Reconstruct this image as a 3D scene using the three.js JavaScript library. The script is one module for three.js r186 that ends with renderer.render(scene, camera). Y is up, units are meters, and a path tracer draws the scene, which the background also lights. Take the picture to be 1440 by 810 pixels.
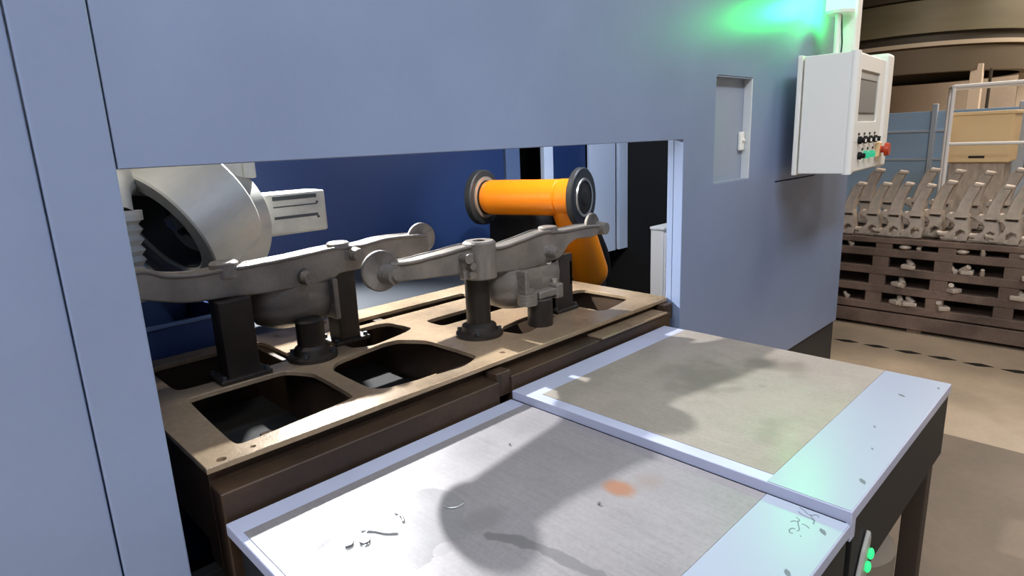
import * as THREE from 'three';
import { RoundedBoxGeometry } from 'three/addons/geometries/RoundedBoxGeometry.js';
import { mergeGeometries } from 'three/addons/utils/BufferGeometryUtils.js';
import { RectAreaLightUniformsLib } from 'three/addons/lights/RectAreaLightUniformsLib.js';

// ------------------------------------------------------------------ camera, light, exposure
const scene = new THREE.Scene();
scene.background = new THREE.Color(0x0a0a0a);
const camera = new THREE.PerspectiveCamera(49.91, 1440 / 810, 0.05, 60);
camera.position.set(-0.6215, 1.6, 1.3834);
camera.rotation.order = 'YXZ';
camera.rotation.set(-0.23255, -0.77074, -0.04174);
scene.add(camera);

const renderer = new THREE.WebGLRenderer({ antialias: true });
renderer.toneMapping = THREE.LinearToneMapping;
renderer.toneMappingExposure = 0.85;
renderer.shadowMap.enabled = true;
RectAreaLightUniformsLib.init();

// ceiling panels of the hall: [x, y, z, width (x), depth (z), colour, radiance]
const HALL = [
  [0.0, 5.0, 3.0, 4.0, 0.8, 0xeaf1ff, 28],
  [-4.4, 4.4, 1.4, 1.2, 2.2, 0xf6f6ff, 40],  // added fill light, brightens the left side of the operator panel
  [3.9, 5.0, 2.6, 1.2, 1.6, 0xfff0e0, 12],
  [8.6, 5.2, 1.0, 2.4, 1.6, 0xfff0e0, 30],
  [14.4, 5.2, 2.2, 2.4, 1.6, 0xfff0e0, 32],
];
// lamps inside the machine
const SPOT = { pos: [0.88, 2.03, -1.64], aim: [0.5, 0.8, 0.0], power: 54, angle: 0.85, penumbra: 0.3, colour: 0xf6f6f6 };
const ROBOT = { pos: [1.25, 2.25, -0.5], aim: [1.9, 1.28, -1.05], power: 9, angle: 0.5, penumbra: 0.5, colour: 0xfff0dc };
const GRIND_FILL = { pos: [-0.3, 2.0, -0.72], aim: [0.1, 1.35, -1.0], power: 1.5, angle: 0.75, penumbra: 0.5, colour: 0xfff6ea };  // added fill light so the grinding head does not go dark
const OVERHEAD = { pos: [0.35, 5.4, -0.22], aim: [0.35, 0.8, 0.3], power: 16, angle: 0.3, penumbra: 0.9, colour: 0xf6f4f0 };
const STRIP_FILL = { pos: [2.3, 2.15, -0.4], aim: [3.2, 0.8, -1.4], w: 1.0, h: 0.12, radiance: 85, colour: 0xf0f5ff };  // added light, brightens the pale inner panels and the cabinet
const BEACON = { pos: [3.05, 2.24, 0.14], power: 2.6, colour: 0x14ff60 };

// ------------------------------------------------------------------ helpers
let seed = 12345;
const rnd = () => { seed = (seed * 1664525 + 1013904223) >>> 0; return seed / 4294967296; };
const names = {};
function numbered(n) {
  const k = names[n] = (names[n] ?? -1) + 1;
  return k ? n + '_' + String(k).padStart(3, '0') : n;
}
function thing(name, label, category, [x, y, z] = [0, 0, 0], group) {
  const o = new THREE.Group(); o.name = numbered(name); o.position.set(x, y, z); scene.add(o);
  o.userData = { label, category }; if (group) o.userData.group = group;
  return o;
}
function shade(m) { m.castShadow = true; m.receiveShadow = true; return m; }
// geometry is written in world coordinates and moved into the frame of its (unrotated) parent
function part(parent, name, geo, mat, label) {
  const p = new THREE.Vector3();
  for (let q = parent; q && q !== scene; q = q.parent) p.add(q.position);
  if (parent !== scene) geo.translate(-p.x, -p.y, -p.z);
  const m = shade(new THREE.Mesh(geo, mat)); m.name = parent === scene ? numbered(name) : name;
  if (label) m.userData.label = label;
  parent.add(m); return m;
}
function local(parent, name, geo, mat, label) {      // geometry already in the parent's frame
  const m = shade(new THREE.Mesh(geo, mat)); m.name = name; if (label) m.userData.label = label;
  parent.add(m); return m;
}
function solo(name, label, category, geo, mat, group) {   // a thing that is one mesh, based at its lowest middle
  geo.computeBoundingBox(); const b = geo.boundingBox, c = b.getCenter(new THREE.Vector3()), y0 = b.min.y;
  geo.translate(-c.x, -y0, -c.z);
  const m = shade(new THREE.Mesh(geo, mat)); m.name = numbered(name); m.position.set(c.x, y0, c.z);
  m.userData = { label, category }; if (group) m.userData.group = group;
  scene.add(m); return m;
}
function struct(name, geo, mat) {
  const m = shade(new THREE.Mesh(geo, mat)); m.name = name; m.userData.kind = 'structure'; scene.add(m); return m;
}
function box(x0, x1, y0, y1, z0, z1, r = 0.002) {
  const w = x1 - x0, h = y1 - y0, d = z1 - z0;
  const g = r > 0 ? new RoundedBoxGeometry(w, h, d, 2, Math.min(r, w / 2.1, h / 2.1, d / 2.1)) : new THREE.BoxGeometry(w, h, d);
  const o = g.index ? g.toNonIndexed() : g;
  o.translate((x0 + x1) / 2, (y0 + y1) / 2, (z0 + z1) / 2);
  return o;
}
const V = (x, y, z) => new THREE.Vector3(x, y, z);
function rod(a, b, r0, r1 = r0, seg = 32, open = false) {   // tapered cylinder from a to b
  const A = V(...a), B = V(...b), d = B.clone().sub(A), L = d.length();
  const g = new THREE.CylinderGeometry(r1, r0, L, seg, 1, open);
  g.applyQuaternion(new THREE.Quaternion().setFromUnitVectors(V(0, 1, 0), d.normalize()));
  const c = A.add(B).multiplyScalar(0.5); g.translate(c.x, c.y, c.z);
  return g.toNonIndexed();
}
function turned(profile, a, dir, seg = 48) {                // lathe profile [[r, t], ...] along dir from a
  const g = new THREE.LatheGeometry(profile.map(([r, t]) => new THREE.Vector2(r, t)), seg);
  g.applyQuaternion(new THREE.Quaternion().setFromUnitVectors(V(0, 1, 0), V(...dir).normalize()));
  g.translate(...a); return g.toNonIndexed();
}
function disc(a, dir, r, t, bev = 0.004, hole = 0) {        // thick disc with chamfered rim, from a along dir
  const p = hole ? [[hole, 0], [r - bev, 0], [r, bev], [r, t - bev], [r - bev, t], [hole, t], [hole, 0]]
    : [[0.0001, 0], [r - bev, 0], [r, bev], [r, t - bev], [r - bev, t], [0.0001, t]];
  return turned(creased(p), a, dir, 56);
}
function creased(p) { const o = []; p.forEach((q, i) => { o.push(q); if (i && i < p.length - 1) o.push([q[0] + 1e-6, q[1] + 1e-6]); }); return o; }
function shapeOf(pts, smooth) {
  const s = new THREE.Shape();
  if (smooth) {
    const c = new THREE.CatmullRomCurve3(pts.map(([x, y]) => V(x, y, 0)), true, 'catmullrom', 0.35).getPoints(pts.length * 4);
    c.forEach((p, i) => (i ? s.lineTo(p.x, p.y) : s.moveTo(p.x, p.y)));
  } else pts.forEach(([x, y], i) => (i ? s.lineTo(x, y) : s.moveTo(x, y)));
  s.closePath(); return s;
}
function roundRect(x0, x1, y0, y1, r, P = THREE.Path) {
  const s = new P(); s.moveTo(x0 + r, y0);
  s.lineTo(x1 - r, y0); s.absarc(x1 - r, y0 + r, r, -Math.PI / 2, 0); s.lineTo(x1, y1 - r); s.absarc(x1 - r, y1 - r, r, 0, Math.PI / 2);
  s.lineTo(x0 + r, y1); s.absarc(x0 + r, y1 - r, r, Math.PI / 2, Math.PI); s.lineTo(x0, y0 + r); s.absarc(x0 + r, y0 + r, r, Math.PI, Math.PI * 1.5);
  return s;
}
function slab(shape, z0, z1, bev = 0.004, seg = 1) {         // extrude along z between z0 and z1, bevel included
  const g = new THREE.ExtrudeGeometry(shape, { depth: z1 - z0 - 2 * bev, bevelEnabled: bev > 0, bevelThickness: bev, bevelSize: bev, bevelOffset: -bev, bevelSegments: seg, curveSegments: 16 });
  g.translate(0, 0, z0 + bev); return g;
}
function tube(pts, r, seg = 40, rad = 12) {
  return new THREE.TubeGeometry(new THREE.CatmullRomCurve3(pts.map(p => V(...p))), seg, r, rad).toNonIndexed();
}
function join(list) {
  return mergeGeometries(list.map(g => { const o = g.index ? g.toNonIndexed() : g; for (const k of Object.keys(o.attributes)) if (!['position', 'normal', 'uv'].includes(k)) o.deleteAttribute(k); return o; }), false);
}
function metric(geo) {                                       // uv in metres by the facing of each triangle
  const g = geo.index ? geo.toNonIndexed() : geo; if (!g.attributes.normal) g.computeVertexNormals();
  const p = g.attributes.position, n = g.attributes.normal, uv = new Float32Array(p.count * 2);
  for (let i = 0; i < p.count; i += 3) {
    let ax = 0, ay = 0, az = 0;
    for (let k = 0; k < 3; k++) { ax += n.getX(i + k); ay += n.getY(i + k); az += n.getZ(i + k); }
    ax = Math.abs(ax); ay = Math.abs(ay); az = Math.abs(az);
    for (let k = 0; k < 3; k++) {
      const x = p.getX(i + k), y = p.getY(i + k), z = p.getZ(i + k);
      const [u, v] = ay >= ax && ay >= az ? [x, z] : ax >= az ? [z, y] : [x, y];
      uv[(i + k) * 2] = u; uv[(i + k) * 2 + 1] = v;
    }
  }
  g.setAttribute('uv', new THREE.BufferAttribute(uv, 2)); return g;
}

// ------------------------------------------------------------------ procedural textures
function hash(ix, iy, s) { let h = (ix * 374761393 + iy * 668265263 + s * 982451653) | 0; h = Math.imul(h ^ (h >>> 13), 1274126177); return ((h ^ (h >>> 16)) >>> 0) / 4294967296; }
function vnoise(x, y, s, per) {
  const ix = Math.floor(x), iy = Math.floor(y), fx = x - ix, fy = y - iy, u = fx * fx * (3 - 2 * fx), v = fy * fy * (3 - 2 * fy);
  const w = q => per ? ((q % per) + per) % per : q;
  const a = hash(w(ix), w(iy), s), b = hash(w(ix + 1), w(iy), s), c = hash(w(ix), w(iy + 1), s), d = hash(w(ix + 1), w(iy + 1), s);
  return a + (b - a) * u + (c - a) * v + (a - b - c + d) * u * v;
}
function fbm(x, y, s, oct = 5, per = 0) { let t = 0, a = 0.5, n = 0; for (let o = 0; o < oct; o++) { t += a * vnoise(x, y, s + o, per); n += a; x *= 2; y *= 2; if (per) per *= 2; a *= 0.5; } return t / n; }
function dataTex(n, m, fn, srgb = true, repeat = null) {
  const d = new Uint8Array(n * m * 4);
  for (let j = 0; j < m; j++) for (let i = 0; i < n; i++) {
    const c = fn((i + 0.5) / n, (j + 0.5) / m), o = (j * n + i) * 4;
    for (let k = 0; k < 3; k++) d[o + k] = Math.max(0, Math.min(255, c[k]));
    d[o + 3] = 255;
  }
  const t = new THREE.DataTexture(d, n, m); t.magFilter = THREE.LinearFilter; t.minFilter = THREE.LinearMipmapLinearFilter; t.generateMipmaps = true;
  t.wrapS = t.wrapT = THREE.RepeatWrapping; if (srgb) t.colorSpace = THREE.SRGBColorSpace; if (repeat) t.repeat.set(repeat, repeat);
  t.needsUpdate = true; return t;
}
const mottled = (base, amp, cells, s, rep, fine = 0.3) => dataTex(512, 512, (u, v) => {
  const a = fbm(u * cells, v * cells, s, 5, cells) - 0.5, b = vnoise(u * cells * 24, v * cells * 24, s + 9, cells * 24) - 0.5;
  const k = 1 + amp * (2 * a + fine * b); return base.map(c => c * k);
}, true, rep);
const grainTex = dataTex(256, 256, (u, v) => { const k = 255 * (0.6 * fbm(u * 24, v * 24, 3, 3, 24) + 0.4 * vnoise(u * 120, v * 120, 8, 120)); return [k, k, k]; }, false, 6);
const roughTex = dataTex(256, 256, (u, v) => { const k = 160 + 110 * (fbm(u * 6, v * 6, 40, 4, 6) - 0.2); return [k, k, k]; }, false, 1.5);

const std = (color, roughness = 0.5, metalness = 0, extra = {}) => new THREE.MeshStandardMaterial({ color, roughness, metalness, side: THREE.DoubleSide, ...extra });
const M = {
  panel: std(0xffffff, 0.36, 0, { map: mottled([130, 145, 174], 0.05, 5, 11, 0.5, 0.1), bumpMap: grainTex, bumpScale: 0.0002 }),
  panelEdge: std(0x9fb0cc, 0.4),
  navy: std(0x1a3362, 0.5, 0, { bumpMap: grainTex, bumpScale: 0.0002 }),
  black: std(0x050506, 0.85),
  lightBlue: std(0xc8d8f0, 0.45),
  dimBlue: std(0x4f6488, 0.5),
  tablePaint: std(0xffffff, 0.34, 0, { map: mottled([166, 172, 194], 0.05, 6, 21, 1, 0.1) }),
  skirt: std(0x0d1014, 0.6),
  leg: std(0x3a3028, 0.6),
  rusty: std(0xffffff, 0.3, 0.35, { map: mottled([158, 138, 113], 0.24, 5, 31, 0.8), roughnessMap: roughTex, bumpMap: grainTex, bumpScale: 0.0004 }),
  beam: std(0xffffff, 0.5, 0.2, { map: mottled([58, 44, 33], 0.4, 5, 33, 0.9) }),
  post: std(0xffffff, 0.5, 0.2, { map: mottled([42, 36, 31], 0.3, 6, 35, 2), bumpMap: grainTex, bumpScale: 0.0004 }),
  cast: std(0xffffff, 0.46, 0.3, { map: mottled([126, 119, 110], 0.2, 7, 41, 1.7), bumpMap: grainTex, bumpScale: 0.0007 }),
  castBright: std(0xb9b3a8, 0.34, 0.6),
  yoke: std(0xffffff, 0.5, 0.1, { map: mottled([186, 170, 152], 0.2, 6, 43, 2), bumpMap: grainTex, bumpScale: 0.0006 }),
  greySteel: std(0xffffff, 0.42, 0.2, { map: mottled([168, 168, 160], 0.1, 5, 51, 1) }),
  darkSteel: std(0x3c4144, 0.5, 0.3),
  discGrey: std(0x363a3d, 0.45, 0.3),
  steel: std(0xbfc2c2, 0.3, 0.7),
  orange: std(0xf08a12, 0.34),
  cream: std(0xf3f2e9, 0.4),
  creamDim: std(0xb8b7ae, 0.5),
  screen: std(0x7b7d7a, 0.4),
  sheet: std(0x34383d, 0.45, 0.3),
  whiteBox: std(0xdfe1e2, 0.45),
  crate: std(0xffffff, 0.65, 0, { map: mottled([112, 92, 78], 0.35, 6, 61, 0.8), bumpMap: grainTex, bumpScale: 0.0006 }),
  yellow: std(0xefcf9a, 0.5),
  white: std(0xf0ece4, 0.45),
  fenceBlue: std(0x98b6d2, 0.5),
  paleBlue: std(0xa9b4c0, 0.5),
  tank: std(0xffffff, 0.55, 0.1, { map: mottled([112, 106, 84], 0.25, 5, 71, 0.3) }),
  tankDark: std(0x3b352a, 0.6),
  tankRim: std(0xb4a794, 0.5),
  wall: std(0xffffff, 0.8, 0, { map: mottled([112, 104, 95], 0.12, 5, 73, 0.2) }),
  ceiling: std(0x5c584f, 0.85),
  floor: std(0xffffff, 0.5, 0, { map: mottled([176, 156, 130], 0.14, 6, 81, 0.45), roughnessMap: roughTex, bumpMap: grainTex, bumpScale: 0.0005 }),
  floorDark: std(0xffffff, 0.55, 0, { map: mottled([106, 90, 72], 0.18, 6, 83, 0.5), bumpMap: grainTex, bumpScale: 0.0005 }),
  mark: std(0x1a1714, 0.6),
  ink: std(0x5a676c, 0.6),
};
const glow = (c, i) => new THREE.MeshStandardMaterial({ color: 0x222222, emissive: c, emissiveIntensity: i, roughness: 0.6 });

// ------------------------------------------------------------------ hall
struct('floor', metric(box(-7.2, 17.7, -0.2, 0, -8.2, 7.2, 0)), M.floor);
const floorO = scene.getObjectByName('floor');
{
  const z = metric(box(1.2, 3.08, -0.001, 0.002, -0.0, 6.5, 0)); const m = shade(new THREE.Mesh(z, M.floorDark)); m.name = 'brown_zone'; m.userData.label = 'dark brown floor area in front of the tables'; floorO.add(m);  // separate darker brown piece of floor in front of the tables
  for (let k = 0; k < 8; k++) {
    const zc = -0.08 + k * 0.207, w = 0.085, h = 0.032;
    const g = slab(shapeOf([[-w, 0], [-w * 0.3, h * 0.8], [w * 0.1, h], [w, 0.002], [w * 0.2, -h * 0.8], [-w * 0.2, -h]]), 0, 0.002, 0);
    g.rotateX(-Math.PI / 2); g.rotateY(Math.PI / 2 + 0.1); g.translate(4.362 + 0.004 * Math.sin(k * 3), 0.0005, zc);
    const d = shade(new THREE.Mesh(g, M.mark)); d.name = 'floor_mark'; floorO.add(d);
  }
}
struct('ceiling', box(-7.2, 17.7, 6, 6.2, -8.2, 7.2, 0), M.ceiling);
struct('wall_right', metric(box(17.5, 17.7, 0, 6, -8.2, 7.2, 0)), std(0xffffff, 0.8, 0, { map: mottled([222, 207, 190], 0.08, 5, 74, 0.2) }));
struct('wall_left', metric(box(-7.2, -7, 0, 6, -8.2, 7.2, 0)), M.wall);
struct('wall_back', metric(box(-7, 17.5, 0, 6, -8.2, -8, 0)), M.wall);
struct('wall_front', metric(box(-7, 17.5, 0, 6, 7, 7.2, 0)), M.wall);
const lampWord = ['long cool white ceiling lamp above the tables in front of the machine', 'added cool white fill light to the left of the machine window', 'warm ceiling lamp above the aisle beside the machine', 'warm ceiling lamp above the white frame behind the crates', 'warm ceiling lamp by the round tank'];
HALL.forEach(([x, y, z, w, d, c, L], i) => {
  const t = thing('ceiling_lamp', lampWord[i], 'lamp', [x, y, z]);
  part(t, 'housing', box(x - w / 2 - 0.04, x + w / 2 + 0.04, y + 0.02, y + 0.1, z - d / 2 - 0.04, z + d / 2 + 0.04, 0.004), M.white);
  for (const s of [-1, 1]) part(t, 'hanger', rod([x + s * w * 0.4, y + 0.1, z], [x + s * w * 0.4, 6, z], 0.01, 0.01, 8), M.steel);
  part(t, 'diffuser', box(x - w / 2, x + w / 2, y + 0.005, y + 0.02, z - d / 2, z + d / 2, 0), glow(c, 2));
  const l = new THREE.RectAreaLight(c, L, w, d); l.position.set(0, 0, 0); l.rotation.x = -Math.PI / 2; l.castShadow = true; t.add(l);
});

// ------------------------------------------------------------------ machine enclosure
const XL = -0.314, XS = -0.434, XR = 1.757, XM = 3.828, YT = 1.578, TOP = 2.9;
const enc = thing('machine_enclosure', 'large blue grey steel machine enclosure with a wide open loading window', 'machine', [0.4, 0, -1.3]);
part(enc, 'side_panel', metric(box(-3, XS - 0.003, 0, TOP, -0.045, -0.006, 0.003)), M.panel);
part(enc, 'column_panel', metric(box(XS, XL, 0, TOP, -0.045, 0.001, 0.004)), M.panel);
{
  const s = shapeOf([[XL + 0.003, YT], [XL + 0.003, TOP], [XM, TOP], [XM, 0.31], [XR, 0.31], [XR, YT]]);
  s.holes.push(roundRect(2.02, 2.383, 1.372, 1.846, 0.02));
  s.holes.push(roundRect(2.69, 3.25, 1.331, 1.337, 0.0025));
  part(enc, 'front_panel', metric(slab(s, -0.045, 0, 0.002)), M.panel);
  const jambs = join([box(XR, XR + 0.03, 0.31, YT, -0.075, -0.046, 0.002)]);
  part(enc, 'jamb', jambs, M.panel);
  // shallow pale pocket in the panel
  const pocket = part(enc, 'pocket', join([box(2.021, 2.382, 1.373, 1.845, -0.044, -0.04, 0), box(2.021, 2.025, 1.373, 1.845, -0.04, -0.003, 0), box(2.025, 2.37, 1.841, 1.845, -0.04, -0.003, 0), box(2.025, 2.37, 1.373, 1.377, -0.04, -0.003, 0)]), std(0x98a3b2, 0.32), 'shallow pale recessed pocket in the front panel');
  part(pocket, 'side_strip', box(2.37, 2.382, 1.374, 1.844, -0.04, -0.001, 0.002), std(0xd0d4d6, 0.35), 'pale right-hand strip of the pocket');
  part(pocket, 'latch', join([box(2.325, 2.362, 1.51, 1.6, -0.0405, -0.02, 0.008), rod([2.343, 1.56, -0.03], [2.343, 1.56, -0.012], 0.008)]), M.cream, 'small white latch');
  part(enc, 'slot_backing', box(2.68, 3.26, 1.325, 1.343, -0.056, -0.047, 0), M.black);
}
part(enc, 'plinth', box(XR + 0.02, XM - 0.005, 0, 0.3, -0.6, -0.014, 0.003), std(0x2b2a2c, 0.6));
part(enc, 'end_panel', metric(box(XM - 0.045, XM, 0.31, TOP, -2.6, -0.047, 0.002)), M.panel);
part(enc, 'end_panel', metric(box(-3, -2.955, 0, TOP, -2.6, -0.047, 0.002)), M.panel);
part(enc, 'rear_panel', metric(box(-3, XM, 0, TOP, -2.65, -2.6, 0.002)), M.panel);
part(enc, 'roof', box(-3, XM, TOP, TOP + 0.04, -2.65, 0, 0.002), M.panel);
part(enc, 'base_tray', box(-2.95, XM - 0.05, 0.005, 0.02, -2.6, -0.62, 0), M.black);
part(enc, 'inner_wall', metric(box(-2.95, 2.38, 0.02, TOP, -1.78, -1.74, 0)), M.navy, 'dark navy inner back wall');
part(enc, 'inner_strip', box(2.395, 2.531, 0.02, TOP, -1.76, -1.73, 0.002), M.dimBlue);
part(enc, 'inner_strip', box(2.752, 2.85, 0.02, TOP, -1.74, -1.7, 0.004), M.lightBlue);
part(enc, 'inner_panel', box(2.85, 3.262, 0.02, TOP, -1.76, -1.73, 0.002), M.navy);
part(enc, 'inner_panel', box(3.268, 3.6, 0.673, TOP, -1.72, -1.69, 0.003), M.lightBlue, 'pale blue inner guard panel');
part(enc, 'inner_panel', box(3.636, 3.758, 0.673, TOP, -1.71, -1.68, 0.003), M.lightBlue, 'pale blue inner guard panel');
part(enc, 'dark_sheet', box(3.76, 3.782, 0.02, TOP, -2.27, -0.06, 0), M.black, 'black sheet added to keep the end wall dark');  // black colour gives the unlit look of the end wall
part(enc, 'dark_sheet', box(2.531, 3.78, 0.02, TOP, -2.3, -2.28, 0), M.black);  // black sheet painted in for the darkness behind the gaps
part(enc, 'apron', box(XL, XR + 0.02, 0, 0.6, -0.14, -0.1, 0.002), M.black);

// ------------------------------------------------------------------ two work tables in front of the opening
function blotch(x, z, cx, cz, rx, rz, s, warp = 0.5) { const dx = (x - cx) / rx, dz = (z - cz) / rz; return 1 - Math.hypot(dx, dz) + warp * (fbm(x * 18, z * 18, s, 4) - 0.5) * 2; }
const sst = (a, b, t) => { t = Math.max(0, Math.min(1, (t - a) / (b - a))); return t * t * (3 - 2 * t); };
const mixc = (a, b, t) => a.map((c, k) => c + (b[k] - c) * t);
const streak = [[0.15, 0.49], [0.175, 0.53], [0.19, 0.58], [0.198, 0.65], [0.206, 0.75], [0.2, 0.86]];
function streakAt(x, z) {
  let d = 9; for (let i = 1; i < streak.length; i++) { const [ax, az] = streak[i - 1], [bx, bz] = streak[i], t = Math.max(0, Math.min(1, ((x - ax) * (bx - ax) + (z - az) * (bz - az)) / ((bx - ax) ** 2 + (bz - az) ** 2))); d = Math.min(d, Math.hypot(x - ax - (bx - ax) * t, z - az - (bz - az) * t)); }
  return 1 - d / 0.017 + 1.1 * (fbm(x * 30, z * 30, 77, 3) - 0.5);
}
function plateTexture(x0, x1, z0, z1, base, spots, s) {
  return dataTex(900, 1000, (u, v) => {
    const x = x0 + (x1 - x0) * u, z = z0 + (z1 - z0) * v;
    let c = base.map(q => q * (1 + 0.16 * (fbm(x * 5, z * 5, s, 5) - 0.5) + 0.06 * (vnoise(x * 160, z * 160, s + 3) - 0.5) + 0.05 * (vnoise(x * 240, z * 9, s + 4) - 0.5)));
    for (const [cx, cz, rx, rz, col, soft, amt, sd, w] of spots) c = mixc(c, col, amt * sst(0, soft, blotch(x, z, cx, cz, rx, rz, sd, w)));
    if (s === 100) c = mixc(c, wet, 0.8 * sst(0, 0.3, streakAt(x, z)));
    return c;
  });
}
const wet = [98, 97, 98];
const spots1 = [
  [0.485, 0.585, 0.045, 0.055, [142, 98, 74], 0.7, 0.85, 5, 0.25],
  [0.56, 0.62, 0.06, 0.05, [130, 118, 114], 0.9, 0.6, 6, 0.3],
  [0.18, 0.43, 0.08, 0.05, [114, 111, 112], 0.7, 0.6, 12, 0.3], [0.05, 0.45, 0.03, 0.02, [112, 110, 111], 0.4, 0.7, 13, 0.3],
  [0.0, 0.16, 0.06, 0.03, [140, 124, 118], 0.8, 0.5, 14, 0.4],
];
const spots2 = [  // darker and lighter brown patches of the farther plate
  [1.2, 0.42, 0.28, 0.2, [112, 105, 96], 0.9, 0.75, 25, 0.5], [1.1, 0.62, 0.12, 0.09, [140, 130, 122], 0.9, 0.5, 26, 0.5],
  [1.45, 0.55, 0.12, 0.16, [108, 101, 92], 0.7, 0.6, 27, 0.5], [0.95, 0.75, 0.16, 0.07, [120, 113, 105], 0.9, 0.6, 28, 0.5],
  [1.24, 0.6, 0.02, 0.02, [120, 112, 105], 0.6, 0.6, 29, 0.5],
];
function makeTable(o) {
  const { x0, x1, z0, z1, y } = o;
  const t = thing('work_table', o.label, 'table', [(x0 + x1) / 2, 0, (z0 + z1) / 2]);
  part(t, 'table_top', metric(box(x0, x1, y - 0.032, y - 0.0015, z0, z1, 0.003)), M.tablePaint);
  const [px0, px1, pz0, pz1] = o.plate;
  const g = box(px0, px1, y - 0.0018, y, pz0, pz1, 0), P = g.attributes.position, uv = g.attributes.uv;
  for (let i = 0; i < P.count; i++) uv.setXY(i, (P.getX(i) - px0) / (px1 - px0), (P.getZ(i) - pz0) / (pz1 - pz0));
  part(t, 'wear_plate', g, std(0xffffff, 0.62, 0.08, { map: plateTexture(px0, px1, pz0, pz1, o.base, o.spots, o.seed), roughnessMap: roughTex }), o.plateLabel);
  part(t, 'front_strip', metric(box(x0 + 0.002, x1 - 0.002, y - 0.0017, y - 0.0002, pz1 + 0.001, z1 - 0.003, 0)), std(0x8f98a6, 0.3), 'pale painted strip along the front edge');
  part(t, 'front_lip', box(x0, x0 + 0.03, y - 0.075, y - 0.03, z1 - 0.012, z1, 0.002), M.tablePaint);
  part(t, 'apron', box(x0 + 0.032, x1 - 0.004, y - 0.24, y - 0.031, z1 - 0.016, z1 - 0.004, 0.002), M.skirt);
  part(t, 'side_rail', box(x0 + 0.006, x0 + 0.02, y - 0.17, y - 0.031, z0 + 0.06, z1 - 0.02, 0.002), M.skirt);
  part(t, 'side_rail', box(x1 - 0.02, x1 - 0.006, y - 0.17, y - 0.031, z0 + 0.06, z1 - 0.02, 0.002), M.skirt);
  for (const lx of [x0 + 0.012, x1 - 0.072]) for (const lz of [z0 + 0.04, z1 - 0.08]) part(t, 'leg', box(lx, lx + 0.06, 0, y - 0.03, lz, lz + 0.06, 0.004), M.leg);
  part(t, 'stretcher', box(x0 + 0.05, x1 - 0.05, 0.12, 0.17, z0 + 0.05, z0 + 0.09, 0.004), M.leg);
  for (const [sx, sz, a, l] of o.screws) {
    const r = slab(shapeOf([[-l, 0], [-l * 0.2, l * 0.4], [l * 0.5, l * 0.38], [l, 0.0], [l * 0.3, -l * 0.42], [-l * 0.4, -l * 0.35]]), 0, 0.0012, 0);
    r.rotateX(-Math.PI / 2); r.rotateY(a); r.translate(sx, y - 0.0008, sz); part(t, 'screw', r, M.ink);
  }
  return t;
}
const T1 = makeTable({ x0: -0.228, x1: 0.697, z0: 0, z1: 1.037, y: 0.772, plate: [-0.212, 0.694, 0.066, 0.855], base: [128, 125, 127], spots: spots1, seed: 100, plateLabel: 'worn grey steel plate with a rust spot and a dark wet streak', screws: [[0.632, 1.003, 0.7, 0.013], [0.456, 1.0, 0.6, 0.013]], label: 'nearer work table with grey steel top, rust spot and handwriting on its front strip' });
const T2 = makeTable({ x0: 0.702, x1: 1.63, z0: 0, z1: 1.037, y: 0.8, plate: [0.742, 1.628, 0.1, 0.85], base: [140, 133, 124], spots: spots2, seed: 200, plateLabel: 'worn beige grey steel plate with brown patches', screws: [[0.844, 1.014, 0.6, 0.014], [1.435, 0.947, 0.9, 0.014], [1.564, 1.015, 0.4, 0.008], [1.16, 0.95, 0.5, 0.007], [1.024, 0.983, 0.5, 0.006]], label: 'farther work table, slightly higher, with beige grey patchy steel top' });
{ // handwriting on the strip: strokes of a marker pen
  const strokes = [
    [[0.69, 0.933], [0.683, 0.946], [0.675, 0.958], [0.678, 0.965], [0.685, 0.971], [0.679, 0.978]],
    [[0.672, 0.937], [0.666, 0.946], [0.664, 0.959], [0.663, 0.968], [0.661, 0.977]],
    [[0.675, 0.961], [0.665, 0.971], [0.657, 0.976], [0.646, 0.978]],
    [[0.648, 0.942], [0.642, 0.951], [0.633, 0.951], [0.615, 0.96], [0.606, 0.964], [0.599, 0.962]],
    [[0.623, 0.939], [0.631, 0.944], [0.634, 0.951]], [[0.632, 0.96], [0.631, 0.969], [0.625, 0.978]],
    [[0.604, 0.957], [0.602, 0.951], [0.592, 0.949], [0.584, 0.954], [0.586, 0.959]], [[0.588, 0.973], [0.586, 0.976]]];
  const gs = strokes.map(s => { const g = tube(s.map(([x, z]) => [x, 0, z]), 0.0012, 24, 6); g.scale(1, 0.25, 1); g.translate(0, 0.7721, 0); return g; });
  part(T1, 'handwriting', join(gs), M.ink, 'scrawled dark pen handwriting');
}
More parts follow.
